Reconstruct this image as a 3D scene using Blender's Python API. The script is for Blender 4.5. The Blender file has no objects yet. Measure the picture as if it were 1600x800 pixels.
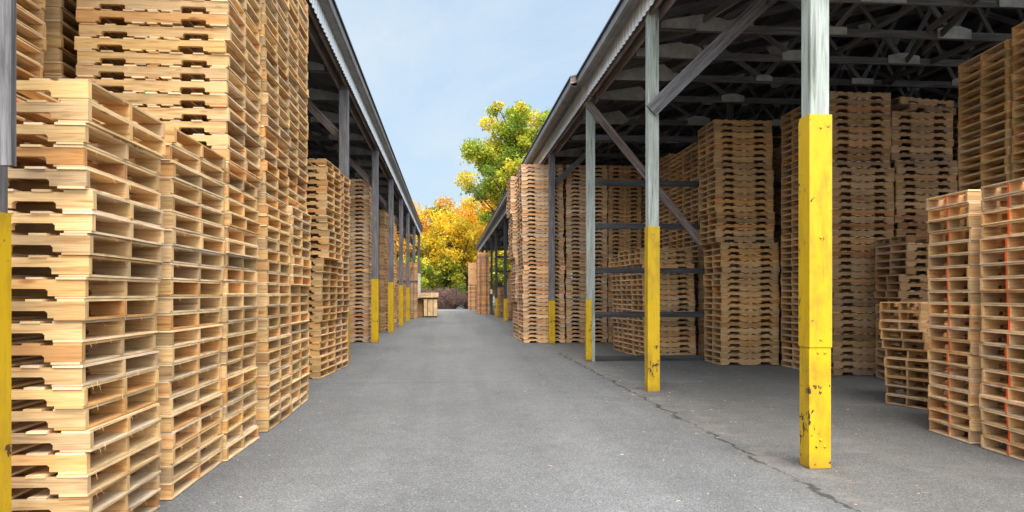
import bpy, math, random
import numpy as np
from mathutils import Vector, Matrix
from mathutils.bvhtree import BVHTree
R = math.radians
C = bpy.context.scene.collection
scene = bpy.context.scene

# ------------------------------------------------------------------ camera
CAM_H = 1.32
YAW = math.atan(99 / 1155.0)
cam = bpy.data.cameras.new('camera'); co = bpy.data.objects.new('camera', cam); C.objects.link(co)
co.location = (0, 0, CAM_H); co.rotation_euler = (R(90), 0, -YAW)
cam.sensor_width = 36; cam.lens = 1155 / 1600 * 36; cam.shift_y = 60 / 1600
cam.clip_start = 0.05; cam.clip_end = 2000
scene.camera = co
# ------------------------------------------------------------------ world
SUN_ELEV, SUN_ROT = R(58), R(174)
w = bpy.data.worlds.new('World'); scene.world = w; w.use_nodes = True
nt = w.node_tree; nt.nodes.clear()
def N(nt, t, **kw):
    n = nt.nodes.new(t)
    for k, v in kw.items(): setattr(n, k, v)
    return n
def ramp(nt, fac, stops, interp='LINEAR'):
    r = N(nt, 'ShaderNodeValToRGB'); r.color_ramp.interpolation = interp
    el = r.color_ramp.elements
    while len(el) < len(stops): el.new(0.5)
    for e, (p, c) in zip(el, stops):
        e.position = p; e.color = (c[0], c[1], c[2], 1) if not isinstance(c, (int, float)) else (c, c, c, 1)
    nt.links.new(fac, r.inputs[0]); return r.outputs[0]
def mixc(nt, f, a, b, mode='MIX'):
    m = N(nt, 'ShaderNodeMix', data_type='RGBA', blend_type=mode)
    for s, v in ((m.inputs[0], f), (m.inputs[6], a), (m.inputs[7], b)):
        if isinstance(v, (int, float)): s.default_value = v
        elif isinstance(v, tuple): s.default_value = (*v[:3], 1)
        else: nt.links.new(v, s)
    return m.outputs[2]
def math_(nt, op, a, b=0.0, clamp=False):
    m = N(nt, 'ShaderNodeMath', operation=op, use_clamp=clamp)
    for s, v in zip(m.inputs, (a, b)):
        if isinstance(v, (int, float)): s.default_value = v
        else: nt.links.new(v, s)
    return m.outputs[0]
def mapping(nt, vec, scale=(1, 1, 1), loc=(0, 0, 0)):
    m = N(nt, 'ShaderNodeMapping'); m.inputs['Scale'].default_value = scale; m.inputs['Location'].default_value = loc
    nt.links.new(vec, m.inputs[0]); return m.outputs[0]
def noise(nt, vec, scale, detail=4, rough=0.55, dist=0.0):
    n = N(nt, 'ShaderNodeTexNoise'); n.inputs['Scale'].default_value = scale; n.inputs['Detail'].default_value = detail
    n.inputs['Roughness'].default_value = rough; n.inputs['Distortion'].default_value = dist
    nt.links.new(vec, n.inputs['Vector']); return n.outputs[0]
sky = N(nt, 'ShaderNodeTexSky', sky_type='NISHITA'); sky.sun_disc = False
sky.sun_elevation = SUN_ELEV; sky.sun_rotation = SUN_ROT; sky.air_density = 1.0; sky.dust_density = 1.0; sky.ozone_density = 2.0
tc = N(nt, 'ShaderNodeTexCoord')
cl = noise(nt, mapping(nt, tc.outputs['Generated'], (1, 1, 2.2), (0.3, 0.1, 0.05)), 2.3, 6, 0.6, 0.6)
cl2 = noise(nt, mapping(nt, tc.outputs['Generated'], (1, 1, 1.6), (3.3, 1.1, 0.4)), 0.9, 2, 0.5)
sx = N(nt, 'ShaderNodeSeparateXYZ'); nt.links.new(tc.outputs['Generated'], sx.inputs[0])
low = math_(nt, 'MULTIPLY', math_(nt, 'SUBTRACT', 0.42, sx.outputs[2]), 0.5)
cf = math_(nt, 'ADD', math_(nt, 'ADD', math_(nt, 'MULTIPLY', cl, 0.75), math_(nt, 'MULTIPLY', cl2, 0.35)), low)
fac = ramp(nt, cf, [(0.40, 0.80), (0.75, 0.98)])
SKY_STR = 0.15
cloud = ramp(nt, cl, [(0.3, (1.9, 2.5, 3.1)), (0.75, (2.75, 3.1, 3.35))])
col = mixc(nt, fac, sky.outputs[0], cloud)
# cloud glow added round the veiled sun, out of view, to brighten the shade
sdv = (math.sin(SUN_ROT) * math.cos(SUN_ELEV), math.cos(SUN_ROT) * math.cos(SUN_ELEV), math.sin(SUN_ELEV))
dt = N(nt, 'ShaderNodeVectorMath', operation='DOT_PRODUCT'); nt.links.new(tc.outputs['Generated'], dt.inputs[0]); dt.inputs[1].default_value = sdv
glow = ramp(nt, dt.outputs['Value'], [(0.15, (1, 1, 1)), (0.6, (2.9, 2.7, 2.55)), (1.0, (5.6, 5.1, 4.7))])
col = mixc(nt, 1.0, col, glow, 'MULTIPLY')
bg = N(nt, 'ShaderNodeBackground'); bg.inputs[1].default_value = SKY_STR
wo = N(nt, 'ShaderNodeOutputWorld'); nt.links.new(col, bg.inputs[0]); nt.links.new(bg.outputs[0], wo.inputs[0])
# ------------------------------------------------------------------ sun (thin overcast)
sl = bpy.data.lights.new('sun', 'SUN'); sl.energy = 2.7; sl.angle = R(40); sl.color = (1.0, 0.95, 0.87)
so = bpy.data.objects.new('sun', sl); C.objects.link(so)
d = Vector((math.sin(SUN_ROT) * math.cos(SUN_ELEV), math.cos(SUN_ROT) * math.cos(SUN_ELEV), math.sin(SUN_ELEV)))
so.rotation_euler = d.to_track_quat('Z', 'Y').to_euler()
scene.view_settings.view_transform = 'Standard'; scene.view_settings.look = 'None'
scene.view_settings.exposure = 0.90; scene.view_settings.gamma = 1; scene.view_settings.use_curve_mapping = False
scene.render.engine = 'CYCLES'
scene.cycles.max_bounces = 7; scene.cycles.diffuse_bounces = 5

# ------------------------------------------------------------------ materials
def material(name):
    m = bpy.data.materials.new(name); m.use_nodes = True
    nt = m.node_tree; b = nt.nodes['Principled BSDF']; return m, nt, b
def bump(nt, b, h, strength=0.3, dist=0.01):
    bn = N(nt, 'ShaderNodeBump'); bn.inputs['Strength'].default_value = strength; bn.inputs['Distance'].default_value = dist
    nt.links.new(h, bn.inputs['Height']); nt.links.new(bn.outputs[0], b.inputs['Normal'])

def wood_mat(name='sawn_pine'):
    m, nt, b = material(name)
    uv = N(nt, 'ShaderNodeUVMap'); oi = N(nt, 'ShaderNodeObjectInfo')
    at = N(nt, 'ShaderNodeAttribute', attribute_name='bcol')
    off = N(nt, 'ShaderNodeCombineXYZ')
    nt.links.new(math_(nt, 'MULTIPLY', oi.outputs['Random'], 61.0), off.inputs[0])
    nt.links.new(math_(nt, 'MULTIPLY', oi.outputs['Random'], 173.0), off.inputs[1])
    va = N(nt, 'ShaderNodeVectorMath', operation='ADD'); nt.links.new(uv.outputs[0], va.inputs[0]); nt.links.new(off.outputs[0], va.inputs[1])
    v = va.outputs[0]
    g1 = noise(nt, mapping(nt, v, (1.6, 26, 1)), 1.0, 3, 0.55, 0.9)
    g2 = noise(nt, mapping(nt, v, (7, 190, 1)), 1.0, 2, 0.5)
    big = noise(nt, mapping(nt, v, (2.2, 3.5, 1)), 1.0, 3, 0.6)
    base = mixc(nt, 1.0, at.outputs['Color'], oi.outputs['Color'], 'MULTIPLY')
    grain = ramp(nt, g1, [(0.30, (0.58, 0.44, 0.32)), (0.44, (0.93, 0.88, 0.82)), (0.56, (1.06, 1.06, 1.06)), (0.64, (0.86, 0.74, 0.60)), (0.72, (1.02, 0.98, 0.92))])
    c = mixc(nt, 0.9, base, grain, 'MULTIPLY')
    c = mixc(nt, 0.5, c, ramp(nt, g2, [(0.3, 0.66), (0.7, 1.15)]), 'MULTIPLY')
    c = mixc(nt, 0.75, c, ramp(nt, big, [(0.28, (0.62, 0.60, 0.58)), (0.42, (0.95, 0.94, 0.93)), (0.60, (1.06, 1.02, 0.96)), (0.75, (1.02, 0.86, 0.70))]), 'MULTIPLY')
    vo = N(nt, 'ShaderNodeTexVoronoi'); vo.inputs['Scale'].default_value = 1.0
    nt.links.new(mapping(nt, v, (3.1, 9.0, 1)), vo.inputs['Vector'])
    kn = ramp(nt, vo.outputs['Distance'], [(0.05, 1.0), (0.12, 0.55), (0.17, 0.0)])
    gate = N(nt, 'ShaderNodeSeparateColor'); nt.links.new(vo.outputs['Color'], gate.inputs[0])
    kf = math_(nt, 'MULTIPLY', kn, math_(nt, 'GREATER_THAN', gate.outputs[0], 0.55))
    c = mixc(nt, math_(nt, 'MULTIPLY', kf, 0.75), c, mixc(nt, 1.0, base, (0.36, 0.20, 0.12), 'MULTIPLY'))
    nt.links.new(c, b.inputs['Base Color']); b.inputs['Roughness'].default_value = 0.78
    b.inputs['Specular IOR Level'].default_value = 0.25
    bump(nt, b, g1, 0.25, 0.004)
    return m
M = {}
M['pine'] = wood_mat()

def beam_mat(name, cols, streak=1.0):
    m, nt, b = material(name)
    tc = N(nt, 'ShaderNodeTexCoord'); oi = N(nt, 'ShaderNodeObjectInfo')
    uv = N(nt, 'ShaderNodeUVMap')
    off = N(nt, 'ShaderNodeCombineXYZ'); nt.links.new(math_(nt, 'MULTIPLY', oi.outputs['Random'], 31.0), off.inputs[0])
    va = N(nt, 'ShaderNodeVectorMath', operation='ADD'); nt.links.new(uv.outputs[0], va.inputs[0]); nt.links.new(off.outputs[0], va.inputs[1])
    g = noise(nt, mapping(nt, va.outputs[0], (0.9, 16, 1)), 1.0, 6, 0.65, 1.4)
    g2 = noise(nt, mapping(nt, va.outputs[0], (3, 120, 1)), 1.0, 2, 0.5)
    s = noise(nt, mapping(nt, va.outputs[0], (0.8, 2.0, 1)), 1.0, 4, 0.6)
    c = ramp(nt, g, [(0.3, cols[0]), (0.45, cols[1]), (0.62, cols[2]), (0.8, cols[1])])
    c = mixc(nt, 0.5, c, ramp(nt, g2, [(0.35, 0.55), (0.6, 1.1)]), 'MULTIPLY')
    c = mixc(nt, 0.7, c, ramp(nt, s, [(0.3, (0.55, 0.52, 0.5)), (0.5, 1.0), (0.75, (1.15, 1.12, 1.1))]), 'MULTIPLY')
    nt.links.new(c, b.inputs['Base Color']); b.inputs['Roughness'].default_value = 0.85
    bump(nt, b, g, 0.5, 0.006)
    return m
M['grey_post'] = beam_mat('weathered_grey_timber', [(0.05, 0.042, 0.04), (0.135, 0.122, 0.118), (0.23, 0.215, 0.21)])
M['green_post'] = beam_mat('pale_green_treated_timber', [(0.10, 0.11, 0.085), (0.31, 0.33, 0.275), (0.44, 0.46, 0.41)])
M['dark_timber'] = beam_mat('dark_old_timber', [(0.02, 0.018, 0.019), (0.042, 0.038, 0.038), (0.08, 0.074, 0.072)])
M['truss_timber'] = beam_mat('dusty_truss_timber', [(0.04, 0.036, 0.036), (0.085, 0.078, 0.076), (0.15, 0.14, 0.135)])
M['brown_timber'] = beam_mat('brown_old_timber', [(0.09, 0.055, 0.04), (0.19, 0.13, 0.10), (0.30, 0.26, 0.24)])

def plain(name, col, rough=0.7, metal=0.0, var=0.25, scale=6.0, spec=0.5):
    m, nt, b = material(name)
    tc = N(nt, 'ShaderNodeTexCoord')
    n = noise(nt, tc.outputs['Object'], scale, 6, 0.62)
    c = mixc(nt, 1.0, col, ramp(nt, n, [(0.3, 1 - var), (0.7, 1 + var * 0.5)]), 'MULTIPLY')
    nt.links.new(c, b.inputs['Base Color']); b.inputs['Roughness'].default_value = rough; b.inputs['Metallic'].default_value = metal
    b.inputs['Specular IOR Level'].default_value = spec
    return m
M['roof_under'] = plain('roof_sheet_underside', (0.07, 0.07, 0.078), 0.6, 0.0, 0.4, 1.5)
M['gutter'] = plain('grey_gutter_metal', (0.22, 0.205, 0.185), 0.5, 0.3, 0.35, 3)
M['gutter_dark'] = plain('dark_gutter_metal', (0.13, 0.125, 0.12), 0.6, 0.2, 0.35, 3)
M['gusset'] = plain('plywood_gusset', (0.36, 0.35, 0.32), 0.8, 0, 0.4, 5)
M['strap'] = plain('dark_blue_strap', (0.03, 0.05, 0.12), 0.5, 0, 0.2, 5)
M['white_label'] = plain('white_paper', (0.75, 0.75, 0.72), 0.7, 0, 0.1, 5)
M['bark'] = plain('tree_bark', (0.07, 0.055, 0.045), 0.9, 0, 0.5, 7)

def fascia_mat():
    m, nt, b = material('white_corrugated_siding')
    tc = N(nt, 'ShaderNodeTexCoord')
    n = noise(nt, mapping(nt, tc.outputs['Object'], (1, 5.0, 0.7)), 1.6, 5, 0.65)
    sp = N(nt, 'ShaderNodeSeparateXYZ'); nt.links.new(tc.outputs['Object'], sp.inputs[0])
    n2 = noise(nt, mapping(nt, tc.outputs['Object'], (1, 18.0, 1.5)), 1.0, 4, 0.6)
    c = ramp(nt, n, [(0.28, (0.76, 0.74, 0.68)), (0.5, (0.87, 0.86, 0.83)), (0.75, (0.9, 0.9, 0.88))])
    c = mixc(nt, ramp(nt, n2, [(0.62, 0.0), (0.85, 0.4)]), c, (0.45, 0.39, 0.31))
    nt.links.new(c, b.inputs['Base Color']); b.inputs['Roughness'].default_value = 0.55
    return m
M['fascia'] = fascia_mat()

def yellow_mat():
    m, nt, b = material('chipped_yellow_paint')
    tc = N(nt, 'ShaderNodeTexCoord'); oi = N(nt, 'ShaderNodeObjectInfo')
    off = N(nt, 'ShaderNodeCombineXYZ'); nt.links.new(math_(nt, 'MULTIPLY', oi.outputs['Random'], 17.0), off.inputs[0])
    va = N(nt, 'ShaderNodeVectorMath', operation='ADD'); nt.links.new(tc.outputs['Object'], va.inputs[0]); nt.links.new(off.outputs[0], va.inputs[1])
    v = va.outputs[0]
    sp = N(nt, 'ShaderNodeSeparateXYZ'); nt.links.new(tc.outputs['Object'], sp.inputs[0])
    dirt = noise(nt, mapping(nt, v, (1, 1, 0.45)), 7.0, 6, 0.65)
    chip = noise(nt, mapping(nt, v, (1, 1, 0.6)), 26.0, 4, 0.6, 0.5)
    zone = noise(nt, v, 3.2, 2, 0.5)
    c = ramp(nt, dirt, [(0.3, (0.40, 0.235, 0.010)), (0.5, (0.58, 0.35, 0.005)), (0.8, (0.62, 0.39, 0.008))])
    lowz = N(nt, 'ShaderNodeMapRange'); nt.links.new(sp.outputs[2], lowz.inputs[0])
    lowz.inputs[1].default_value = 0.0; lowz.inputs[2].default_value = 0.9; lowz.inputs[3].default_value = 0.085; lowz.inputs[4].default_value = 0.0
    f = math_(nt, 'ADD', math_(nt, 'ADD', math_(nt, 'MULTIPLY', chip, 0.6), math_(nt, 'MULTIPLY', zone, 0.4)), lowz.outputs[0])
    # scrape band where forklifts hit, about 0.6 m up
    band = math_(nt, 'MULTIPLY', math_(nt, 'LESS_THAN', math_(nt, 'ABSOLUTE', math_(nt, 'SUBTRACT', sp.outputs[2], 0.6)), 0.035), 0.075)
    f = math_(nt, 'ADD', f, band)
    k = ramp(nt, f, [(0.638, 0.0), (0.648, 1.0)])
    grime = ramp(nt, noise(nt, mapping(nt, v, (3, 3, 0.7)), 3.0, 6, 0.7), [(0.48, 0.0), (0.72, 0.55)])
    c = mixc(nt, grime, c, (0.34, 0.20, 0.02))
    scr = ramp(nt, noise(nt, mapping(nt, v, (40, 40, 2.2)), 1.0, 3, 0.6, 0.4), [(0.63, 0.0), (0.70, 0.5)])
    c = mixc(nt, scr, c, (0.26, 0.17, 0.03))
    c = mixc(nt, k, c, (0.065, 0.028, 0.016))
    foot = N(nt, 'ShaderNodeMapRange'); nt.links.new(sp.outputs[2], foot.inputs[0])
    foot.inputs[1].default_value = 0.0; foot.inputs[2].default_value = 0.12; foot.inputs[3].default_value = 0.6; foot.inputs[4].default_value = 0.0
    c = mixc(nt, math_(nt, 'MULTIPLY', foot.outputs[0], ramp(nt, dirt, [(0.35, 0.2), (0.6, 1.0)])), c, (0.16, 0.075, 0.03))
    nt.links.new(c, b.inputs['Base Color']); b.inputs['Roughness'].default_value = 0.5
    b.inputs['Specular IOR Level'].default_value = 0.3
    bump(nt, b, k, 0.3, -0.002)
    return m
M['yellow'] = yellow_mat()

def asphalt_mat():
    m, nt, b = material('asphalt')
    tc = N(nt, 'ShaderNodeTexCoord'); P = tc.outputs['Object']
    sp = N(nt, 'ShaderNodeSeparateXYZ'); nt.links.new(P, sp.inputs[0])
    n_big = noise(nt, mapping(nt, P, (1, 0.45, 1)), 0.55, 5, 0.6)
    n_mid = noise(nt, P, 4.0, 6, 0.65)
    n_fine = noise(nt, P, 125.0, 3, 0.75)
    vo = N(nt, 'ShaderNodeTexVoronoi'); vo.inputs['Scale'].default_value = 115.0; nt.links.new(P, vo.inputs['Vector'])
    sc = N(nt, 'ShaderNodeSeparateColor'); nt.links.new(vo.outputs['Color'], sc.inputs[0])
    c = ramp(nt, n_fine, [(0.28, (0.056, 0.054, 0.051)), (0.5, (0.142, 0.138, 0.131)), (0.72, (0.255, 0.248, 0.236))])
    # single pale / dark stones
    c = mixc(nt, ramp(nt, sc.outputs[0], [(0.82, 0.0), (0.98, 0.65)]), c, (0.33, 0.325, 0.31))
    c = mixc(nt, ramp(nt, sc.outputs[1], [(0.78, 0.0), (0.95, 0.6)]), c, (0.035, 0.035, 0.037))
    c = mixc(nt, 0.85, c, ramp(nt, n_big, [(0.3, 0.78), (0.5, 1.0), (0.7, 1.16)]), 'MULTIPLY')
    c = mixc(nt, 0.6, c, ramp(nt, n_mid, [(0.3, 0.80), (0.7, 1.15)]), 'MULTIPLY')
    # the floor of the right-hand shed is coloured darker and browner
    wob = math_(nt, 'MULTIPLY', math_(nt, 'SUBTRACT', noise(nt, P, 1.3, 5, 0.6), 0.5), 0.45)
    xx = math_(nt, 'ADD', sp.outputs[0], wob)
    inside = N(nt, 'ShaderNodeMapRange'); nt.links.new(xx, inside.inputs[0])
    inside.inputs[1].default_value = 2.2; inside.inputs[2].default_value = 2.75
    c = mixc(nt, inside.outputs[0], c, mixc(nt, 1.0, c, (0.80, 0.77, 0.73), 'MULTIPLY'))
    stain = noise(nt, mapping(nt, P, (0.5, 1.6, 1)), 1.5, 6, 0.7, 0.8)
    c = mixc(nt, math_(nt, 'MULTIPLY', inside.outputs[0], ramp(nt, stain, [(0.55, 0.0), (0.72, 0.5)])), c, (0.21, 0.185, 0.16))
    # tyre polished lanes and old spills
    lane = noise(nt, mapping(nt, P, (1.1, 0.035, 1), (0.3, 0, 0)), 1.0, 3, 0.6, 0.3)
    c = mixc(nt, 0.9, c, ramp(nt, lane, [(0.35, 0.84), (0.5, 1.0), (0.65, 1.08)]), 'MULTIPLY')
    spill = noise(nt, mapping(nt, P, (0.9, 0.5, 1), (5, 2, 0)), 1.0, 5, 0.7, 0.5)
    c = mixc(nt, ramp(nt, spill, [(0.60, 0.0), (0.70, 0.45)]), c, (0.085, 0.082, 0.078))
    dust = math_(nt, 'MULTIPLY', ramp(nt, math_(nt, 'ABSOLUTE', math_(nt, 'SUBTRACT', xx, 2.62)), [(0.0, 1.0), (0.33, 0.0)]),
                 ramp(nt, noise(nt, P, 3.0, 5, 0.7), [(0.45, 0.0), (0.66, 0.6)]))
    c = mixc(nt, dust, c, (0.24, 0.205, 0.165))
    # joint crack between alley and shed floor
    wob2 = math_(nt, 'MULTIPLY', math_(nt, 'SUBTRACT', noise(nt, P, 2.4, 6, 0.65), 0.5), 0.34)
    dx = math_(nt, 'ABSOLUTE', math_(nt, 'SUBTRACT', math_(nt, 'ADD', sp.outputs[0], wob2), 2.47))
    wdt = math_(nt, 'MULTIPLY', math_(nt, 'SUBTRACT', noise(nt, P, 1.6, 6, 0.75), 0.36), 0.17)
    ck = math_(nt, 'MULTIPLY', math_(nt, 'SUBTRACT', wdt, dx), 60.0, True)
    ck = math_(nt, 'MULTIPLY', ck, math_(nt, 'LESS_THAN', sp.outputs[1], 16.5))
    c = mixc(nt, math_(nt, 'MULTIPLY', ck, math_(nt, 'MULTIPLY', n_fine, 1.75, True)), c, (0.035, 0.033, 0.030))
    # transverse hairline crack at 11.2 m
    wob3 = math_(nt, 'MULTIPLY', math_(nt, 'SUBTRACT', noise(nt, P, 1.7, 5, 0.6), 0.5), 0.16)
    dy = math_(nt, 'ABSOLUTE', math_(nt, 'SUBTRACT', math_(nt, 'ADD', sp.outputs[1], wob3), 11.15))
    c2 = math_(nt, 'MULTIPLY', math_(nt, 'LESS_THAN', dy, 0.022), math_(nt, 'LESS_THAN', sp.outputs[0], 1.4))
    c = mixc(nt, math_(nt, 'MULTIPLY', c2, 0.5), c, (0.05, 0.05, 0.05))
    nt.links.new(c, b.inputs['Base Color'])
    b.inputs['Roughness'].default_value = 0.82; b.inputs['Specular IOR Level'].default_value = 0.35
    h = math_(nt, 'ADD', n_fine, math_(nt, 'MULTIPLY', n_mid, 0.6))
    bump(nt, b, h, 0.55, 0.008)
    return m
M['asphalt'] = asphalt_mat()
M['concrete'] = plain('pale_concrete', (0.2, 0.195, 0.185), 0.85, 0, 0.2, 0.8)

def leaf_mat(name):
    m, nt, b = material(name)
    at = N(nt, 'ShaderNodeAttribute', attribute_name='bcol')
    nt.links.new(at.outputs['Color'], b.inputs['Base Color']); b.inputs['Roughness'].default_value = 0.6
    b.inputs['Specular IOR Level'].default_value = 0.25
    tr = N(nt, 'ShaderNodeBsdfTranslucent'); nt.links.new(at.outputs['Color'], tr.inputs[0])
    mx = N(nt, 'ShaderNodeMixShader'); mx.inputs[0].default_value = 0.4
    nt.links.new(b.outputs[0], mx.inputs[1]); nt.links.new(tr.outputs[0], mx.inputs[2])
    nt.links.new(mx.outputs[0], nt.nodes['Material Output'].inputs[0])
    return m
M['leaf'] = leaf_mat('autumn_leaves')

# ------------------------------------------------------------------ mesh builder
class MB:
    def __init__(s): s.v = []; s.f = []; s.c = []; s.uv = []; s.m = []
    def face(s, pts, col=(1, 1, 1), uv=None, mi=0):
        i = len(s.v); s.v += [tuple(p) for p in pts]; s.f.append(tuple(range(i, i + len(pts))))
        s.c.append(col); s.uv.append(uv or [(0, 0)] * len(pts)); s.m.append(mi)
    def box(s, lo, hi, col=(1, 1, 1), axis=None, mat=None, rnd=None, mi=0):
        """axis = the long axis; uv runs along it"""
        d = [hi[i] - lo[i] for i in range(3)]
        if axis is None: axis = d.index(max(d))
        o = rnd.random() * 20 if rnd else 0.0
        idx = [i for i in range(3) if i != axis]
        P = [(x, y, z) for x in (lo[0], hi[0]) for y in (lo[1], hi[1]) for z in (lo[2], hi[2])]
        for q in ((0, 1, 3, 2), (4, 6, 7, 5), (0, 4, 5, 1), (2, 3, 7, 6), (0, 2, 6, 4), (1, 5, 7, 3)):
            pts = [P[k] for k in q]
            uv = [(p[axis] + o, p[idx[0]] * 1.0 + p[idx[1]] * 1.0 + o * 1.7) for p in pts]
            if mat is not None: pts = [tuple(mat @ Vector(p)) for p in pts]
            s.face(pts, col, uv, mi)
    def bar(s, a, b, wd, ht, col=(1, 1, 1), up=(0, 0, 1), mi=0):
        a = Vector(a); b = Vector(b); x = (b - a); L = x.length; x.normalize()
        y = Vector(up).cross(x)
        if y.length < 1e-4: y = Vector((0, 1, 0))
        y.normalize(); z = x.cross(y)
        mt = Matrix((x, y, z)).transposed().to_4x4(); mt.translation = a
        s.box((0, -wd / 2, -ht / 2), (L, wd / 2, ht / 2), col, 0, mt, None, mi)
    def prism(s, poly, y0, y1, col=(1, 1, 1), mi=0):
        """poly: list of (x,z), extruded along y"""
        n = len(poly)
        s.face([(p[0], y0, p[1]) for p in poly], col, [(p[0], p[1]) for p in poly], mi)
        s.face([(p[0], y1, p[1]) for p in poly][::-1], col, [(p[0], p[1]) for p in poly][::-1], mi)
        for i in range(n):
            a, b = poly[i], poly[(i + 1) % n]
            s.face([(a[0], y0, a[1]), (a[0], y1, a[1]), (b[0], y1, b[1]), (b[0], y0, b[1])], col,
                   [(y0, a[0] + a[1]), (y1, a[0] + a[1]), (y1, b[0] + b[1]), (y0, b[0] + b[1])], mi)
    def mesh(s, name, mats):
        me = bpy.data.meshes.new(name); me.from_pydata(s.v, [], s.f)
        if not isinstance(mats, (list, tuple)): mats = [mats]
        for m in mats: me.materials.append(m)
        ca = me.color_attributes.new('bcol', 'FLOAT_COLOR', 'CORNER')
        ul = me.uv_layers.new(name='UVMap')
        cc = []; uu = []
        for c, u in zip(s.c, s.uv):
            for q in u: cc += [c[0], c[1], c[2], 1.0]; uu += [q[0], q[1]]
        ca.data.foreach_set('color', cc); ul.data.foreach_set('uv', uu)
        me.polygons.foreach_set('material_index', s.m)
        me.update(); return me
    def obj(s, name, mats, parent=None):
        o = bpy.data.objects.new(name, s.mesh(name, mats)); C.objects.link(o)
        if parent: o.parent = parent
        return o
def tag(o, label=None, cat=None, group=None, kind=None):
    if label: o['label'] = label
    if cat: o['category'] = cat
    if group: o['group'] = group
    if kind: o['kind'] = kind
    return o
def empty(name, loc=(0, 0, 0), rz=0):
    o = bpy.data.objects.new(name, None); C.objects.link(o); o.location = loc; o.rotation_euler = (0, 0, rz)
    o.empty_display_size = 0.2; return o

# ------------------------------------------------------------------ ground
g = MB(); g.face([(-400, -300, 0), (400, -300, 0), (400, 600, 0), (-400, 600, 0)])
tag(g.obj('ground', M['asphalt']), 'grey asphalt ground with coarse aggregate and cracks', 'ground', kind='structure')
g = MB(); g.face([(-40, 58.5, 0.004), (40, 58.5, 0.004), (40, 66, 0.004), (-40, 66, 0.004)])
tag(g.obj('concrete_apron', M['concrete']), 'pale concrete strip crossing the far end of the alley', 'pavement', kind='structure')

# ------------------------------------------------------------------ sheds
def corrugated(x, y0, y1, z0, z1, side, pitch=0.19, depth=0.016):
    m = MB(); y = y0; k = 0; pr = []
    while y < y1:
        for t, dd in ((0, 0), (0.45, 0), (0.58, 1), (0.87, 1)):
            pr.append((y + t * pitch, x - side * depth * dd))
        y += pitch
    for (a, xa), (b, xb) in zip(pr, pr[1:]):
        m.face([(xa, a, z0), (xb, b, z0), (xb, b, z1), (xa, a, z1)])
        m.face([(xa + side * 0.004, a, z0), (xa + side * 0.004, a, z1), (xb + side * 0.004, b, z1), (xb + side * 0.004, b, z0)])
    return m

def truss(parent, y, X0, side, width, zc, slope, gusset_parts):
    """one roof truss in the plane Y = y; side=+1 runs to +X"""
    m = MB(); half = width / 2; T = 0.04
    def P(u, z): return (X0 + side * u, z)
    ztop = lambda u: zc + 0.20 + slope * min(u, width - u)
    def stick(u0, z0, u1, z1, h):
        m.bar((X0 + side * u0, y, z0), (X0 + side * u1, y, z1), T, h * 0.8, up=(0, 0, 1))
    stick(0, zc + 0.07, width, zc + 0.07, 0.14)
    stick(-0.0, ztop(0), half, ztop(half), 0.14); stick(half, ztop(half), width, ztop(width), 0.14)
    nb = 4; st = half / nb
    joints = [(0.42, zc + 0.16, 0)]
    for sgn in (0, 1):
        f = (lambda u: u) if sgn == 0 else (lambda u: width - u)
        for k in range(1, nb + 1):
            uT = k * st; uB = (k - 0.5) * st
            stick(f(uB), zc + 0.1, f(uT), ztop(uT) - 0.03, 0.09)
            if k > 1 or True: stick(f(uB), zc + 0.1, f(uT - st + 0.05), ztop(max(uT - st, 0.05)) - 0.03, 0.09)
            joints.append((f(uB), zc + 0.1, 1)); joints.append((f(uT), ztop(uT) - 0.05, 2))
    joints.append((width - 0.42, zc + 0.16, 0))
    gm = []; ng = 0
    rr = random.Random(int(y * 100) + 7)
    for (u, z, k) in joints:
        if k == 0:
            poly = [(-0.42, -0.17), (0.62, -0.17), (0.80, -0.06), (0.55, 0.16), (-0.25, 0.02), (-0.42, -0.04)]
            if u > half: poly = [(-a, b) for a, b in poly][::-1]
        elif k == 1:
            a_, b_ = rr.uniform(.8, 1.3), rr.uniform(.6, 1.0); poly = [(-0.26 * a_, -0.09), (0.26 * a_, -0.09), (0.26 * a_, 0.09 * b_), (0.10, 0.17 * b_), (-0.10, 0.17 * b_), (-0.26 * a_, 0.09 * b_)] if rr.random() < .6 else [(-0.3 * a_, -0.10), (0.3 * a_, -0.10), (0.3 * a_, 0.06), (-0.3 * a_, 0.06)]
        else:
            s2 = slope if u <= half else -slope
            poly = [(-0.26, 0.06 - 0.26 * s2), (-0.16, -0.17), (0.16, -0.17), (0.26, 0.06 + 0.26 * s2)]
        sc = rr.uniform(0.5, 0.95)
        poly = [(X0 + side * (u + a * sc), z + b * sc) for a, b in poly]
        if gusset_parts:
            for dy in (-T / 2 - 0.012, T / 2 + 0.003):
                pass
            oo = 0.011 * (len(gm) % 3); gb = MB(); gb.prism(poly, y - T / 2 - 0.014 - oo, y - T / 2 - 0.004 - oo)
            gm.append(gb)
        else:
            ng += 1; oo = 0.011 * (ng % 3); m.prism(poly, y - T / 2 - 0.014 - oo, y - T / 2 - 0.004 - oo, mi=1)
    o = m.obj('truss', [M['truss_timber'], M['gusset']], parent)
    for gb in gm: gb.obj('gusset_plate', M['gusset'], o)
    return o

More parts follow.
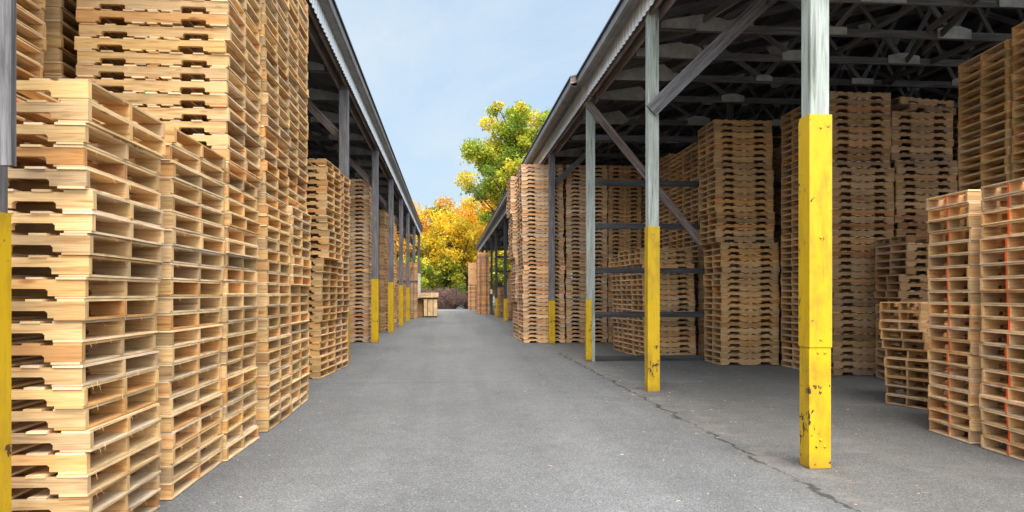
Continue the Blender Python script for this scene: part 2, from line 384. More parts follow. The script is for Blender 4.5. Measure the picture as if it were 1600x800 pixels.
def post(parent, x, y, top, mat, guard=None, wd=0.145, split=None, seam=None, rivets=True, bevel=False, side=1):
    m = MB()
    z0 = 0.0
    m.box((-wd / 2, -wd / 2, z0), (wd / 2, wd / 2, top), axis=2)
    if split: m.box((wd / 2 + 0.006, -wd / 2 + 0.01, 0), (wd / 2 + 0.066, wd / 2 - 0.01, top), axis=2)
    o = m.obj('post', M[mat], parent); o.location = (x, y, 0)
    bv = o.modifiers.new('b', 'BEVEL'); bv.width = 0.006; bv.segments = 1
    if guard:
        gd = MB(); t = wd / 2 + 0.010
        def shell(z0, z1, t, ty0=None):
            gd.box((-t, -t, z0), (-t + 0.008, t, z1)); gd.box((t - 0.008, -t, z0), (t, t, z1))
            gd.box((-t + 0.0005, -t + 0.0002, z0 + 0.0003), (t - 0.0005, -t + 0.008, z1 - 0.0003))
            gd.box((-t + 0.0005, t - 0.008, z0 + 0.0003), (t - 0.0005, t - 0.0002, z1 - 0.0003))
            gd.box((-t + 0.009, -t + 0.009, z1 - 0.012), (t - 0.009, t - 0.009, z1 - 0.004))
        if seam:
            shell(seam, guard, t + 0.006); shell(0.004, seam - 0.002, t)
            gd.box((-t - 0.006, -t - 0.001, 0.02), (-t + 0.002, -t + 0.055, seam - 0.01))
        else: shell(0.004, guard, t)
        go = gd.obj('post_guard', M['yellow'], o)
        b2 = go.modifiers.new('b', 'BEVEL'); b2.width = 0.003; b2.segments = 2
        # bolt heads join the guard mesh
        if rivets:
            rv = MB(); tt = t + (0.006 if seam else 0)
            zs = [0.22, 0.62, guard - 0.1] + ([seam + 0.06, 1.75] if seam else [1.2])
            spots = [(0.0, zz) for zz in zs if zz < guard]
            if seam: spots += [(0.035, seam - 0.04), (-0.02, seam - 0.04), (-0.03, 0.17), (0.035, 0.17)]
            for (xx, zz) in spots:
                ty = -(tt if zz > (seam or 0) else t)
                ring = []
                for rr_, dy in ((0.011, 0.0), (0.010, -0.005), (0.005, -0.009)):
                    ring.append([(xx + rr_ * math.cos(a * math.pi / 5), ty + dy, zz + rr_ * math.sin(a * math.pi / 5)) for a in range(10)])
                for q in range(2):
                    for a in range(10):
                        rv.face([ring[q][a], ring[q][(a + 1) % 10], ring[q + 1][(a + 1) % 10], ring[q + 1][a]])
                rv.face(ring[2])
            if rv.v: rv.obj('bolt', M['yellow'], o)
    return o

def shed(label, X, side, y0, y1, zf0, zf1, xedge, zedge, posts, width, tr_sp, gparts, ztruss=5.2, slope=0.27):
    """X: outer line of the posts; side=+1: shed lies on the +X side"""
    root = tag(empty('open_shed', (0, 0, 0)), label, 'shed')
    XF = X - side * 0.10
    fo = corrugated(XF, y0, y1, zf0, zf1, side).obj('corrugated_fascia', M['fascia'], root)
    # header beams behind the fascia
    hb = MB()
    hb.box((min(X - side * 0.058, X - side * 0.015), y0, zf0 - 0.02), (max(X - side * 0.058, X - side * 0.015), y1, zf0 + 0.27), axis=1)
    hb.box((min(X + side * 0.08, X + side * 0.12), y0, zf0 - 0.06), (max(X + side * 0.08, X + side * 0.12), y1, zf0 + 0.24), axis=1)
    hb.obj('header_beam', M['brown_timber'], root)
    # eave trim / gutter, profile extruded along Y
    xe = xedge
    gt = MB()
    prof = [(xe, zedge), (xe, zedge - 0.13), (xe + side * 0.03, zedge - 0.16), (xe + side * 0.13, zedge - 0.16), (xe + side * 0.13, zedge - 0.02), (xe + side * 0.11, zedge - 0.02),
            (xe + side * 0.11, zedge - 0.14), (xe + side * 0.035, zedge - 0.14), (xe + side * 0.02, zedge - 0.12), (xe + side * 0.02, zedge)]
    gt.prism(prof, y0 - 0.06, y1 + 0.06)
    gt.obj('gutter', M['gutter'], root)
    so_ = MB()   # soffit board between gutter and fascia
    a, b = sorted((xe + side * 0.135, XF - side * 0.032))
    if b - a > 0.01: so_.box((a, y0, zf1 - 0.03), (b, y1, zf1 - 0.012), axis=1)
    a, b = sorted((xe + side * 0.131, xe + side * 0.151))
    so_.box((a, y0, zf1 - 0.1), (b, y1, zedge + 0.02), axis=1)
    so_.obj('soffit', M['gutter_dark'], root)
    # roof: two slopes, corrugated sheet with thickness
    half = width / 2; rz = zedge + 0.03
    rf = MB()
    xa, xr, xb = xe - side * 0.03, X + side * half, X + side * (width + 0.3)
    dz = slope * abs(xr - xa)
    th = 0.03
    rf.prism([(xa, rz), (xr, rz + dz), (xb, rz), (xb, rz - th), (xr, rz + dz - th), (xa, rz - th)], y0 - 0.12, y1 + 0.12)
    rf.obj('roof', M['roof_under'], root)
    # purlins
    pu = MB(); u = 0.4
    while u < width:
        zz = rz - th - 0.05 + slope * (min(u, width - u) + abs(X - xa)) - 0.01
        pu.box((X + side * u - 0.02, y0, zz - 0.045), (X + side * u + 0.02, y1, zz + 0.045), axis=1); u += 0.62
    pu.obj('purlins', M['dark_timber'], root)
    # trusses sit under the purlins
    zt = rz - th - 0.15 - 0.2 + slope * abs(X - xa) - 0.07
    y = y0 + 0.3
    while y < y1:
        truss(root, y, X + side * 0.13, side, width - 0.3, zt - 0.02, slope, gparts and y > 4.5); y += tr_sp
    lb = MB(); rl = random.Random(int(y0 * 10) + 3); yy = y0 + 0.4
    while yy < min(y1, y0 + 30) - 3:
        for _ in range(5):
            u = rl.uniform(0.8, width - 1.5); du = rl.uniform(-1.2, 1.2); za = zt + 0.06; 
            if rl.random() < 0.5: zb_ = zt + slope * min(u, width - u) * 0.9
            else: zb_ = za
            lb.bar((X + side * u, yy, za), (X + side * (u + du), yy + rl.uniform(2.0, 3.2), zb_), 0.035, 0.09)
        yy += 1.6
    for u in (1.6, 3.6, 5.8): lb.box((X + side * u - .045, y0, zt + 0.145), (X + side * u + .045, y1, zt + 0.18), axis=1)
    lb.obj('lateral_bracing', M['truss_timber'], root)
    # back wall and back posts
    bw = corrugated(X + side * width, y0, y1, 0.0, zt + 0.1, side)
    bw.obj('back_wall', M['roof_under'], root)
    for (px, py, mt, gd, kw) in posts:
        kb = kw.pop('brace', True)
        p = post(root, px, py, zf0 + 0.14, mt, gd, **kw)
    mid = MB()
    yy = y0 + 1.0
    while yy < y1:
        mid.box((X + side * half - 0.08, yy - 0.08, 0), (X + side * half + 0.08, yy + 0.08, zt), axis=2); yy += 5.0
    mid.obj('inner_post', M['dark_timber'], root)
    return root

RX, LX = 2.76, -1.97
rs1 = shed('open fronted timber shed on the right nearest the camera with chipped yellow posts', RX, 1, 5.25, 13.9, 5.12, 5.45, 2.44, 5.45,
     [(2.80, 5.45, 'green_post', 2.68, dict(seam=0.92)), (2.765, 9.88, 'green_post', 2.24, dict(wd=0.145))],
     15.0, 1.22, True)
rs2 = shed('long open timber shed on the right beyond the railed end frame', RX, 1, 14.05, 66.0, 5.12, 5.45, 2.33, 5.45,
     [(2.76, 14.42, 'green_post', None, dict(split=True, wd=0.10)), (2.76, 19.72, 'grey_post', 1.15, dict(wd=0.15)), (2.76, 25.0, 'grey_post', 1.1, {}), (2.76, 30.0, 'grey_post', 1.1, {}),
      (2.76, 36.0, 'dark_timber', 1.1, {}), (2.76, 42.9, 'dark_timber', 1.1, {}), (2.76, 47.6, 'dark_timber', None, {}), (2.72, 53.2, 'dark_timber', 2.5, {}), (2.76, 60.0, 'dark_timber', None, {})],
     15.0, 2.0, False)
ls = shed('long open timber shed on the left with white corrugated eave band', LX, -1, 3.3, 50.0, 5.28, 5.80, -1.72, 5.68,
     [(-2.085, 3.50, 'grey_post', 1.69, {}), (-2.0, 9.9, 'grey_post', 1.7, {}), (-2.0, 14.42, 'grey_post', 1.7, dict(wd=0.17)), (-2.0, 20.45, 'grey_post', 1.74, dict(wd=0.17)),
      (-1.97, 25.6, 'grey_post', 1.74, dict(wd=0.16)), (-1.95, 30.7, 'grey_post', 1.69, dict(wd=0.16)), (-1.95, 35.8, 'grey_post', 1.65, dict(wd=0.16)),
      (-1.97, 42.6, 'grey_post', None, dict(wd=0.16)), (-1.97, 49.4, 'grey_post', None, dict(wd=0.16))],
     14.0, 2.0, False)
# yellow plate on the alley side of the split post
pp = [o for o in rs2.children if o.name.startswith('post') and abs(o.location.y - 14.42) < 0.01][0]
gp = MB(); gp.box((-0.064, -0.066, 0.004), (-0.052, 0.066, 1.22)); gp.box((-0.0515, -0.066, 0.004), (0.053, -0.053, 1.2195))
gp.obj('post_guard', M['yellow'], pp)
# tan end board of the second shed's roof
eb = MB(); eb.prism([(2.31, 5.33), (2.31, 5.44), (9.9, 7.50), (9.9, 7.33)], 13.925, 13.93 + 0.03); eb.obj('end_board', M['brown_timber'], rs2)
# wide grey board nailed on the near left post
nb = MB(); nb.box((-2.14, 3.375, 1.88), (-1.888, 3.415, 5.3), axis=2); nb.obj('nailed_board', M['grey_post'], ls)
def brace(root, x0, z0, x1, z1, y, h=0.17, mat='grey_post', name='knee_brace'):
    b = MB(); b.bar((x0, y, z0), (x1, y, z1), 0.045, h); return b.obj(name, M[mat], root)
brace(rs1, 2.72, 3.80, 4.35, 5.38, 9.78, 0.19, 'grey_post')
brace(rs1, 2.88, 4.3, 3.8, 5.3, 5.60, 0.15, 'grey_post')
brace(rs2, 2.70, 5.10, 5.1, 2.22, 14.33, 0.15, 'brown_timber', 'diagonal_brace')
for y in (19.72, 25.0, 30.0, 36.0, 42.9, 47.6): brace(rs2, 2.80, 4.25, 3.95, 5.35, y + 0.10, 0.15)
for y in (9.9, 14.42, 20.45, 25.6, 30.7, 35.8, 42.6, 49.4): brace(ls, -2.03, 4.3, -3.1, 5.4, y + 0.115, 0.15, 'brown_timber')
# the railed end frame between the two right-hand sheds
for z in (4.42, 3.53, 2.67, 1.79, 0.92, 0.05):
    b = MB(); b.box((2.84, 14.395, z - 0.055), (8.2, 14.445, z + 0.055), axis=0); b.obj('rail', M['dark_timber'], rs2)
    for xx in (5.55, 8.22): pass
b = MB(); b.box((5.6, 14.46, 0), (5.72, 14.58, 5.2), axis=2); b.box((8.1, 14.46, 0), (8.24, 14.6, 5.2), axis=2); b.obj('frame_post', M['dark_timber'], rs2)
for z in (4.4, 3.5, 2.65, 1.8): 
    b = MB(); b.box((2.84, 42.95, z - 0.06), (7.0, 43.0, z + 0.06), axis=0); b.obj('rail', M['dark_timber'], rs2)
b = MB(); b.box((2.675, 47.51, 1.35), (2.80, 47.52, 1.65)); b.obj('notice', M['white_label'], rs2)

# ------------------------------------------------------------------ pallets
TL, TW, TH = 1.20, 1.0, 0.115          # unit pallet: stringer length x (local x), deck-board length y, height
def stringer_poly():
    L = TL / 2; z0, z1 = 0.0135, 0.1015; d = 0.038
    p = [(-L, z0)]
    for c in (-0.322, 0.322):
        a, b = c - 0.103, c + 0.103
        a += 0.0; r = 0.012
        p += [(a, z0), (a + 0.004, z0 + d - r), (a + r, z0 + d), (b - r, z0 + d), (b - 0.004, z0 + d - r), (b, z0)]
    p += [(L, z0), (L, z1), (-L, z1)]
    return p
SP = stringer_poly()
def stringer_mesh(rnd, col, endcol=None):
    m = MB(); o = rnd.random() * 30; y0, y1 = -0.019, 0.019
    n = len(SP)
    # planar strips for the sides avoid concave n-gon trouble
    xs = [(-TL / 2, -0.425, 0), (-0.425, -0.22, 1), (-0.22, 0.22, 0), (0.22, 0.425, 1), (0.425, TL / 2, 0)]
    for y in (y0, y1):
        for a, b, nt_ in xs:
            if nt_:
                zb = 0.0135 + 0.038; r = 0.012
                q = [(a, y, 0.1015), (a, y, 0.0135 + 0.026), (a + r, y, zb), (b - r, y, zb), (b, y, 0.0135 + 0.026), (b, y, 0.1015)]
            else: q = [(a, y, 0.1015), (a, y, 0.0135), (b, y, 0.0135), (b, y, 0.1015)]
            if y == y1: q = q[::-1]
            m.face(q, col, [(p[0] + o, p[2] + o * 1.3 + y) for p in q])
    prof = [(-TL / 2, 0.1015), (-TL / 2, 0.0135)]
    for a, b in ((-0.425, -0.22), (0.22, 0.425)):
        prof += [(a, 0.0135), (a, 0.0395), (a + 0.012, 0.0515), (b - 0.012, 0.0515), (b, 0.0395), (b, 0.0135)]
    prof += [(TL / 2, 0.0135), (TL / 2, 0.1015)]
    prof.append(prof[0])
    endc = endcol or tuple(min(1.3, c * 1.10) for c in col)
    for (xa, za), (xb, zb) in zip(prof, prof[1:]):
        cc = endc if xa == xb else col
        m.face([(xa, y0, za), (xa, y1, za), (xb, y1, zb), (xb, y0, zb)], cc, [(xa + za + o, y0 + o * 1.3), (xa + za + o, y1 + o * 1.3), (xb + zb + o, y1 + o * 1.3), (xb + zb + o, y0 + o * 1.3)])
    return m
def bcol(rnd, kind):
    r = rnd.random(); v = rnd.uniform(0.84, 1.12)
    if kind == 'd':
        if r < 0.3: return (1.05 * v, 1.20 * v, 1.60 * v)          # greyed sapwood
        if r < 0.40: return (0.90 * v, 0.76 * v, 0.62 * v)
        return (1.18 * v, 1.26 * v, 1.42 * v)
    if r < 0.15: return (0.78 * v, 0.79 * v, 0.86 * v)
    if r < 0.25: return (0.80 * v, 0.62 * v, 0.50 * v)
    if r < 0.50: return (0.98 * v, 0.83 * v, 0.68 * v)
    return (0.97 * v, 0.95 * v, 0.90 * v)
def deck_mesh(rnd, top=True, hairs=True, full=True, lead_only=False):
    m = MB()
    if top: cs = [(-0.53, 0.135), (-0.36, 0.09), (-0.18, 0.09), (0.0, 0.09), (0.18, 0.09), (0.36, 0.09), (0.53, 0.135)]; z = 0.1016
    elif lead_only: cs = [(-0.53, 0.135)]; z = 0.0004
    else: cs = ([(-0.53, 0.135)] if full else []) + [(-0.115, 0.09), (0.0, 0.085), (0.115, 0.09)] + ([(0.53, 0.135)] if full else []); z = 0.0004
    for i, (c, wd) in enumerate(cs):
        c += rnd.uniform(-0.008, 0.008); wd += rnd.uniform(-0.012, 0.012)
        lead = abs(c) > 0.4
        if lead: c = max(c, -TL / 2 + wd / 2 - 0.004) if c < 0 else min(c, TL / 2 - wd / 2 + 0.004)
        t = 0.0130; e0, e1 = rnd.uniform(-0.008, 0.006), rnd.uniform(-0.006, 0.008)
        col = bcol(rnd, 'd'); o = rnd.random() * 30
        segs = 4; ys = [-TW / 2 + e0 + (TW + e1 - e0) * k / segs for k in range(segs + 1)]
        wob = [(rnd.uniform(-0.004, 0.004), rnd.uniform(-0.0015, 0.0015)) for _ in ys]
        def ring(k):
            y = ys[k]; a, bz = wob[k]
            x0, x1 = c - wd / 2 + a, c + wd / 2 + a * 0.5
            return [(x0, y, z + bz * 0.2), (x1, y, z + bz * 0.2), (x1, y, z + t - 0.0004), (x0, y, z + t - 0.0004)]
        rg = [ring(k) for k in range(segs + 1)]
        for k in range(segs):
            for q in range(4):
                a, b2, c2, d2 = rg[k][q], rg[k][(q + 1) % 4], rg[k + 1][(q + 1) % 4], rg[k + 1][q]
                fc = col if q in (0, 2) else tuple(x * 1.08 for x in col)
                m.face([a, d2, c2, b2], fc, [(p[1] + o, p[0] + p[2] + o * 1.9) for p in (a, d2, c2, b2)])
        for rr, fl in ((rg[0], 0), (rg[-1], 1)):
            q = rr if not fl else rr[::-1]
            m.face(q, tuple(x * 1.05 for x in col), [(p[0] * 0.3 + o, p[2] + o) for p in q])
        if hairs and lead:
            for _ in range(rnd.choice((1, 2, 3, 5))):
                y = rnd.uniform(-0.45, 0.45); sx_ = -1 if i == 0 else 1; x = c + sx_ * (wd / 2 + 0.001)
                L = rnd.uniform(0.008, 0.034); a = rnd.uniform(-1.2, 1.2); zz = z + rnd.choice((0.001, 0.011))
                p0 = Vector((x, y, zz)); p1 = p0 + Vector((sx_ * 0.008, math.sin(a) * L * 0.6, -L * 0.5)); p2 = p1 + Vector((sx_ * rnd.uniform(0, 0.008), math.sin(a * 0.4) * L * 0.5, -L * 0.6))
                for s0, s1, w0, w1 in ((p0, p1, 0.0010, 0.0008), (p1, p2, 0.0008, 0.0003)):
                    for dx_, dy_ in ((0, 1), (1, 0)):
                        m.face([(s0.x - w0 * dx_, s0.y - w0 * dy_, s0.z), (s0.x + w0 * dx_, s0.y + w0 * dy_, s0.z), (s1.x + w1 * dx_, s1.y + w1 * dy_, s1.z), (s1.x - w1 * dx_, s1.y - w1 * dy_, s1.z)], (1.25, 1.3, 1.4))
    return m
rv_ = random.Random(5)
STR = [stringer_mesh(rv_, bcol(rv_, 's')).mesh('stringer', M['pine']) for _ in range(24)]
REDS = [stringer_mesh(rv_, bcol(rv_, 's'), (1.35, 0.26, 0.12)).mesh('stringer', M['pine']) for _ in range(2)]
TOP = [deck_mesh(rv_, True).mesh('top_deck', M['pine']) for _ in range(18)]
BOT = [deck_mesh(rv_, False, full=False).mesh('bottom_deck', M['pine']) for _ in range(8)]
LEAD = [deck_mesh(rv_, False, lead_only=True).mesh('lead_board', M['pine']) for _ in range(16)]

FRESH = (0.735, 0.49, 0.235); TAN = (0.60, 0.385, 0.195); PINK = (0.71, 0.475, 0.275); BROWN = (0.56, 0.35, 0.165); AMBER = (0.67, 0.42, 0.18)
ORANGE = (0.68, 0.38, 0.19); DARK = (0.45, 0.285, 0.15); WARM = (0.66, 0.42, 0.21)
# (phrase, sense, near corner x, near corner y, rotation deg, side, L, W, count, pitch, tone, [(from, dx, dy, drot)], extra)
ST = []
def S(phrase, ref, x, y, rot, side, L, W, n, pitch, tone, steps=(), **kw):
    ST.append(dict(phrase=phrase, ref=ref, x=x, y=y, rot=rot, side=side, L=L, W=W, n=n, pitch=pitch, tone=tone, steps=steps, **kw))
# left shed, front row
S("the short stack beside the leftmost yellow post", 'top', -1.77, 3.79, 0, -1, 1.20, 0.94, 22, 0.1078, FRESH, [(6, -.015, 0, 0), (13, .01, .01, .5), (17, .0, 0, .0), (20, .02, .0, -1.2)])
S("the second short pale stack from the left", 'top', -1.765, 4.90, 0, -1, 1.20, 1.07, 22, 0.1085, FRESH, [(5, -.01, 0, .3), (12, .01, 0, -.4), (20, .015, 0, -1)])
S("the tall pale tower's nearest column", 'ground', -1.75, 6.0, 0, -1, 1.18, 0.94, 46, 0.1093, FRESH, [(8, .01, 0, 0), (21, -.045, .20, 0, .13), (34, -.04, .20, .3, .13)])
S("the tall pale tower's middle column", 'ground', -1.72, 7.25, 0, -1, 1.18, 1.03, 46, 0.1093, FRESH, [(9, -.01, 0, 0), (20, -.05, .10, 0, .03), (30, -.05, .10, -.2, .03)])
S("the tall pale tower's farthest column", 'ground', -1.73, 8.33, 0, -1, 1.18, 1.07, 46, 0.1093, FRESH, [(7, .0, 0, .3), (13, .015, .0, 0), (21, -.065, .10, 0, .14), (33, -.06, .10, 0, .14)])
S("the pale back stack beside the grey board", 'top', -3.17, 5.08, 0, -1, 1.18, 1.04, 42, 0.111, FRESH)
S("the pale back stack left of the tower", 'top', -3.16, 6.33, 0, -1, 1.18, 1.04, 42, 0.111, FRESH)
S('the hidden back row', 'top', -3.18, 7.5, 0, -1, 1.18, 1.04, 42, 0.111, FRESH)
S('the hidden back row', 'top', -3.18, 8.7, 0, -1, 1.18, 1.04, 42, 0.111, TAN)
S('the leaning amber stack just past the tall tower', 'ground', -2.0, 11.76, -4.2, -1, 1.1, 1.05, 31, 0.111, AMBER, [(8, .03, 0, 0), (15, .05, 0, 0), (17, .12, 0, 1), (21, .10, 0, 0), (30, .10, 0, 0)])
S('the pale edged stack touching the second left post', 'ground', -1.925, 12.84, -4.2, -1, 1.1, 1.05, 31, 0.111, WARM, [(9, .02, 0, 0), (18, .03, 0, 0)])
S('the second row', 'top', -3.2, 12.0, 0, -1, 1.1, 1.05, 26, 0.111, TAN)
S('the tall tan stack left of the third left post', 'ground', -2.19, 20.66, 0, -1, 1.18, 1.0, 40, 0.1125, PINK)
S('the row', 'top', -2.25, 21.8, 0, -1, 1.18, 1.0, 40, 0.1125, TAN)
S('the row', 'top', -3.4, 20.8, 0, -1, 1.1, 1.0, 38, 0.1125, TAN)
S('the row', 'top', -2.4, 16.2, 2, -1, 1.1, 1.0, 12, 0.1125, TAN)
S("the stack between third and fourth left posts", 'ground', -2.22, 26.1, 3, -1, 1.15, 0.95, 38, 0.1125, WARM, [(14, .02, 0, -4)])
S('the stack just beyond the fourth left post', 'ground', -2.05, 27.3, 0, -1, 1.15, 1.0, 38, 0.1125, WARM)
S('the stack just before the fifth left post', 'ground', -2.05, 28.5, 0, -1, 1.15, 1.0, 36, 0.1125, AMBER)
S('row', 'g', -1.72, 40.4, 0, -1, 1.1, 1.0, 9, 0.11, TAN)
S('row', 'g', -2.86, 40.4, 0, -1, 1.1, 1.0, 9, 0.11, TAN)
S('the reddish far left pile', 'g', -1.72, 40.4, 0, -1, 1.1, 1.0, 18, 0.113, ORANGE, base=0.99)
S('the reddish far left pile', 'g', -2.86, 40.3, 0, -1, 1.1, 1.0, 18, 0.113, ORANGE, base=0.99)
# right sheds
S("the tan stack jutting past the fourth right post", 'ground', 2.02, 19.98, 0, 1, 1.14, 1.40, 44, 0.1103, PINK, [(10, -.01, 0, 0), (22, -.03, 0, 0), (34, -.05, 0, 0)])
S("the tan stack behind the jutting one", 'ground', 2.02, 21.75, 0, 1, 1.14, 1.5, 44, 0.1103, PINK, [(10, -.05, 0.1, 0), (22, -.12, .2, 0), (34, -.17, .3, 0)])
S('the tall tan stack just right of the fourth right post', 'ground', 3.20, 19.98, 0, 1, 1.14, 1.1, 44, 0.1103, PINK)
S('the tall tan stack seen left of the green post', 'ground', 4.37, 19.98, 0, 1, 0.92, 1.1, 44, 0.1103, TAN)
S('row', 'g', 4.4, 21.3, 0, 1, 1.0, 1.1, 44, 0.11, TAN)
S('the low stack behind the rails, nearest column', 'top', 4.02, 14.97, 3, 1, 1.12, 0.75, 21, 0.1085, TAN, [(6, -.02, 0, 0), (12, -.04, 0, .6), (18, -.09, 0, 0)])
S('the low stack behind the rails, middle column', 'top', 3.975, 15.76, 3, 1, 1.12, 0.75, 21, 0.1085, TAN, [(6, -.02, 0, 0), (12, -.04, 0, 0), (18, -.09, 0, 0)])
S('the low stack behind the rails, farthest column', 'top', 3.93, 16.55, 3, 1, 1.12, 0.75, 20, 0.1085, TAN, [(6, -.02, 0, 0), (12, -.04, 0, 0), (18, -.09, 0, 0)])
for k, wds in enumerate(('first', 'second', 'third', 'fourth', 'fifth')):
    S('the %s tall stack behind the railed low stack' % wds, 'top', 5.32, 15.40 + 1.06 * k, 0, 1, 1.12, 1.0, (41, 41, 42, 43, 43)[k], 0.1125, AMBER if k % 2 else TAN)
S('the brown corner stack left of the nearest yellow post', 'ground', 5.05, 13.36, 0, 1, 1.11, 0.92, 40, 0.1142, BROWN, [(10, .0, 0, .4), (20, -.09, 0, 0), (26, -.10, 0, 0), (32, -.13, .0, -.5)])
S('row', 'g', 6.22, 14.68, 0, 1, 1.1, 0.95, 40, 0.1142, DARK)
S("the brown stack touching the nearest yellow post's left edge", 'ground', 6.10, 12.28, 0, 1, 1.06, 0.86, 40, 0.1148, BROWN)
S('the dark brown stack right of the nearest yellow post', 'ground', 6.22, 11.5, 0, 1, 1.06, 0.74, 41, 0.1125, DARK, [(12, -.03, 0, 0), (30, -.08, 0, 0)])
S('the dark brown stack left of the tall slanting one', 'ground', 7.32, 11.52, 0, 1, 1.06, 0.9, 40, 0.1135, DARK, [(14, 0, 0, 0), (22, -.02, 0, 0), (31, -.09, 0, 0), (38, -.02, 0, 18), (39, -.07, .02, 10)])
S('row', 'g', 8.42, 11.55, 0, 1, 1.06, 0.9, 38, 0.1135, DARK)
S('row', 'g', 7.35, 12.6, 0, 1, 1.06, 0.9, 36, 0.1135, DARK)
S("the small stack behind the shortest right stack", 'top', 6.57, 10.2, -10, 1, 0.90, 1.0, 19, 0.1145, DARK, [(5, .02, 0, 3), (10, -.02, 0, -2), (14, .01, 0, 4)])
S('the shortest stack, left of the red marked ones', 'top', 5.42, 7.93, 15.4, 1, 0.85, 0.61, 11, 0.1115, BROWN, [(2, -.01, 0, 2), (4, -.02, 0, 4), (6, -.05, 0, 0), (8, -.07, 0, -3)])
S("the left red marked stack", 'top', 4.57, 6.13, -4.4, 1, 0.95, 0.64, 20, 0.112, WARM, [(6, -.005, 0, .8), (12, -.01, 0, 0), (17, -.015, 0, 0)], red=True)
S("the red marked stack cut by the edge", 'top', 4.49, 5.29, -5.5, 1, 0.95, 0.70, 20, 0.112, WARM, [(5, .0, 0, 1), (11, -.01, 0, -.5), (16, .0, 0, .6)], red=True)
S('row', 'g', 4.46, 4.4, -5, 1, 0.95, 0.75, 20, 0.112, WARM, red=True)
S('row', 'g', 5.65, 6.1, -3, 1, 1.0, 0.75, 18, 0.112, BROWN)
S("the slanting back stack, left column, right edge", 'top', 7.08, 8.83, -6.4, 1, 1.1, 1.08, 40, 0.114, AMBER)
S("the slanting back stack, right column, right edge", 'top', 6.96, 7.68, -6.4, 1, 1.1, 1.08, 41, 0.114, AMBER)
S('row', 'g', 6.84, 6.5, -6.4, 1, 1.1, 1.08, 41, 0.114, AMBER)
S('row', 'g', 2.95, 38.0, 0, 1, 1.1, 1.0, 18, 0.11, TAN)
S('row', 'g', 3.3, 39.4, 0, 1, 1.1, 1.0, 23, 0.11, ORANGE)
S('row', 'g', 2.9, 44.0, 0, 1, 1.1, 1.0, 16, 0.11, ORANGE)
S('row', 'g', 1.93, 49.2, 0, 1, 0.78, 1.0, 37, 0.111, ORANGE)
S('row', 'g', 1.93, 50.5, 0, 1, 0.78, 1.0, 37, 0.111, ORANGE)
S('row', 'g', 1.62, 61.0, 0, 1, 0.80, 1.0, 19, 0.112, ORANGE)
# deeper rows that close off the sheds
for k in range(4): S('row', 'g', 6.5, 16.2 + 1.1 * k, 0, 1, 1.1, 1.0, 38, 0.113, DARK)
for k in range(2): S('row', 'g', 8.0, 9.2 + 1.1 * k, 0, 1, 1.1, 1.0, 30, 0.113, DARK) if k > 1 else None

P = []
rp = random.Random(11)
for si, s in enumerate(ST):
    steps = [(0, 0, 0, 0)] + list(s['steps'])
    for k in range(s['n']):
        st_ = [q for q in steps if q[0] <= k][-1]; W_ = s['W'] + (st_[4] if len(st_) > 4 else 0)
        jx, jy, jr = rp.gauss(0, 0.006), rp.gauss(0, 0.006), rp.gauss(0, 0.35)
        r0 = R(s['rot']); cx, cy = s['side'] * s['L'] / 2, W_ / 2
        x = s['x'] + st_[1] + jx + cx * math.cos(r0) - cy * math.sin(r0)
        y = s['y'] + st_[2] + jy + cx * math.sin(r0) + cy * math.cos(r0)
        ang = r0 + R(st_[3] + jr) + (math.pi if rp.random() < 0.5 else 0)
        v = rp.choice((1, 1, 1, 1, .86)) * rp.uniform(0.84, 1.12); t = s['tone']; gg = rp.uniform(-0.05, 0.05)
        tone = (t[0] * v * (1 + gg * 0.4), t[1] * v, t[2] * v * (1 - gg * 1.6))
        P.append(dict(s=si, k=k, loc=(x, y, s.get('base', 0.006) + k * s['pitch']), rz=ang,
                      sc=(s['L'] / TL, W_ / TW, s['pitch'] / TH * 0.982), tone=tone, red=s.get('red', False)))
# which pallets show largest from where the photo was taken: cast a grid of rays at simple boxes
bv, bf, owner = [], [], []
for i, p in enumerate(P):
    mt = Matrix.Translation(p['loc']) @ Matrix.Rotation(p['rz'], 4, 'Z')
    hx, hy = TL / 2 * p['sc'][0], TW / 2 * p['sc'][1]; hz = TH * p['sc'][2]
    b0 = len(bv)
    for x in (-hx, hx):
        for y in (-hy, hy):
            for z in (0, hz): bv.append(mt @ Vector((x, y, z)))
    for q in ((0, 1, 3, 2), (4, 6, 7, 5), (0, 4, 5, 1), (2, 3, 7, 6), (0, 2, 6, 4), (1, 5, 7, 3)):
        bf.append([b0 + t for t in q]); owner.append(i)
for (x, y, h) in ((2.77, 5.45, 5), (2.76, 9.88, 5), (2.7, 14.42, 5), (2.76, 19.72, 5), (-2, 3.5, 5), (-1.96, 3.4, 5), (-2, 14.42, 5), (-2, 20.45, 5), (-1.97, 25.6, 5)):
    b0 = len(bv)
    for a in (-.08, .08):
        for b in (-.08, .08):
            for z in (0, h): bv.append(Vector((x + a, y + b, z)))
    for q in ((0, 1, 3, 2), (4, 6, 7, 5), (0, 4, 5, 1), (2, 3, 7, 6)): bf.append([b0 + t for t in q]); owner.append(-1)
tree_ = BVHTree.FromPolygons(bv, bf)
hits = [0] * len(P); cyw, syw = math.cos(YAW), math.sin(YAW)
for iy in range(0, 800, 3):
    for ix in range(0, 1600, 3):
        xc, zc = (ix + 1.5 - 800) / 1155, (460 - iy - 1.5) / 1155
        dv = Vector((xc * cyw + syw, cyw - xc * syw, zc)).normalized()
        h = tree_.ray_cast(Vector((0, 0, CAM_H)), dv)
        if h[2] is not None and owner[h[2]] >= 0: hits[owner[h[2]]] += 1
order = sorted(range(len(P)), key=lambda i: -hits[i])
NIND = 300
solo = set(i for i in order[:NIND] if hits[i] > 0)

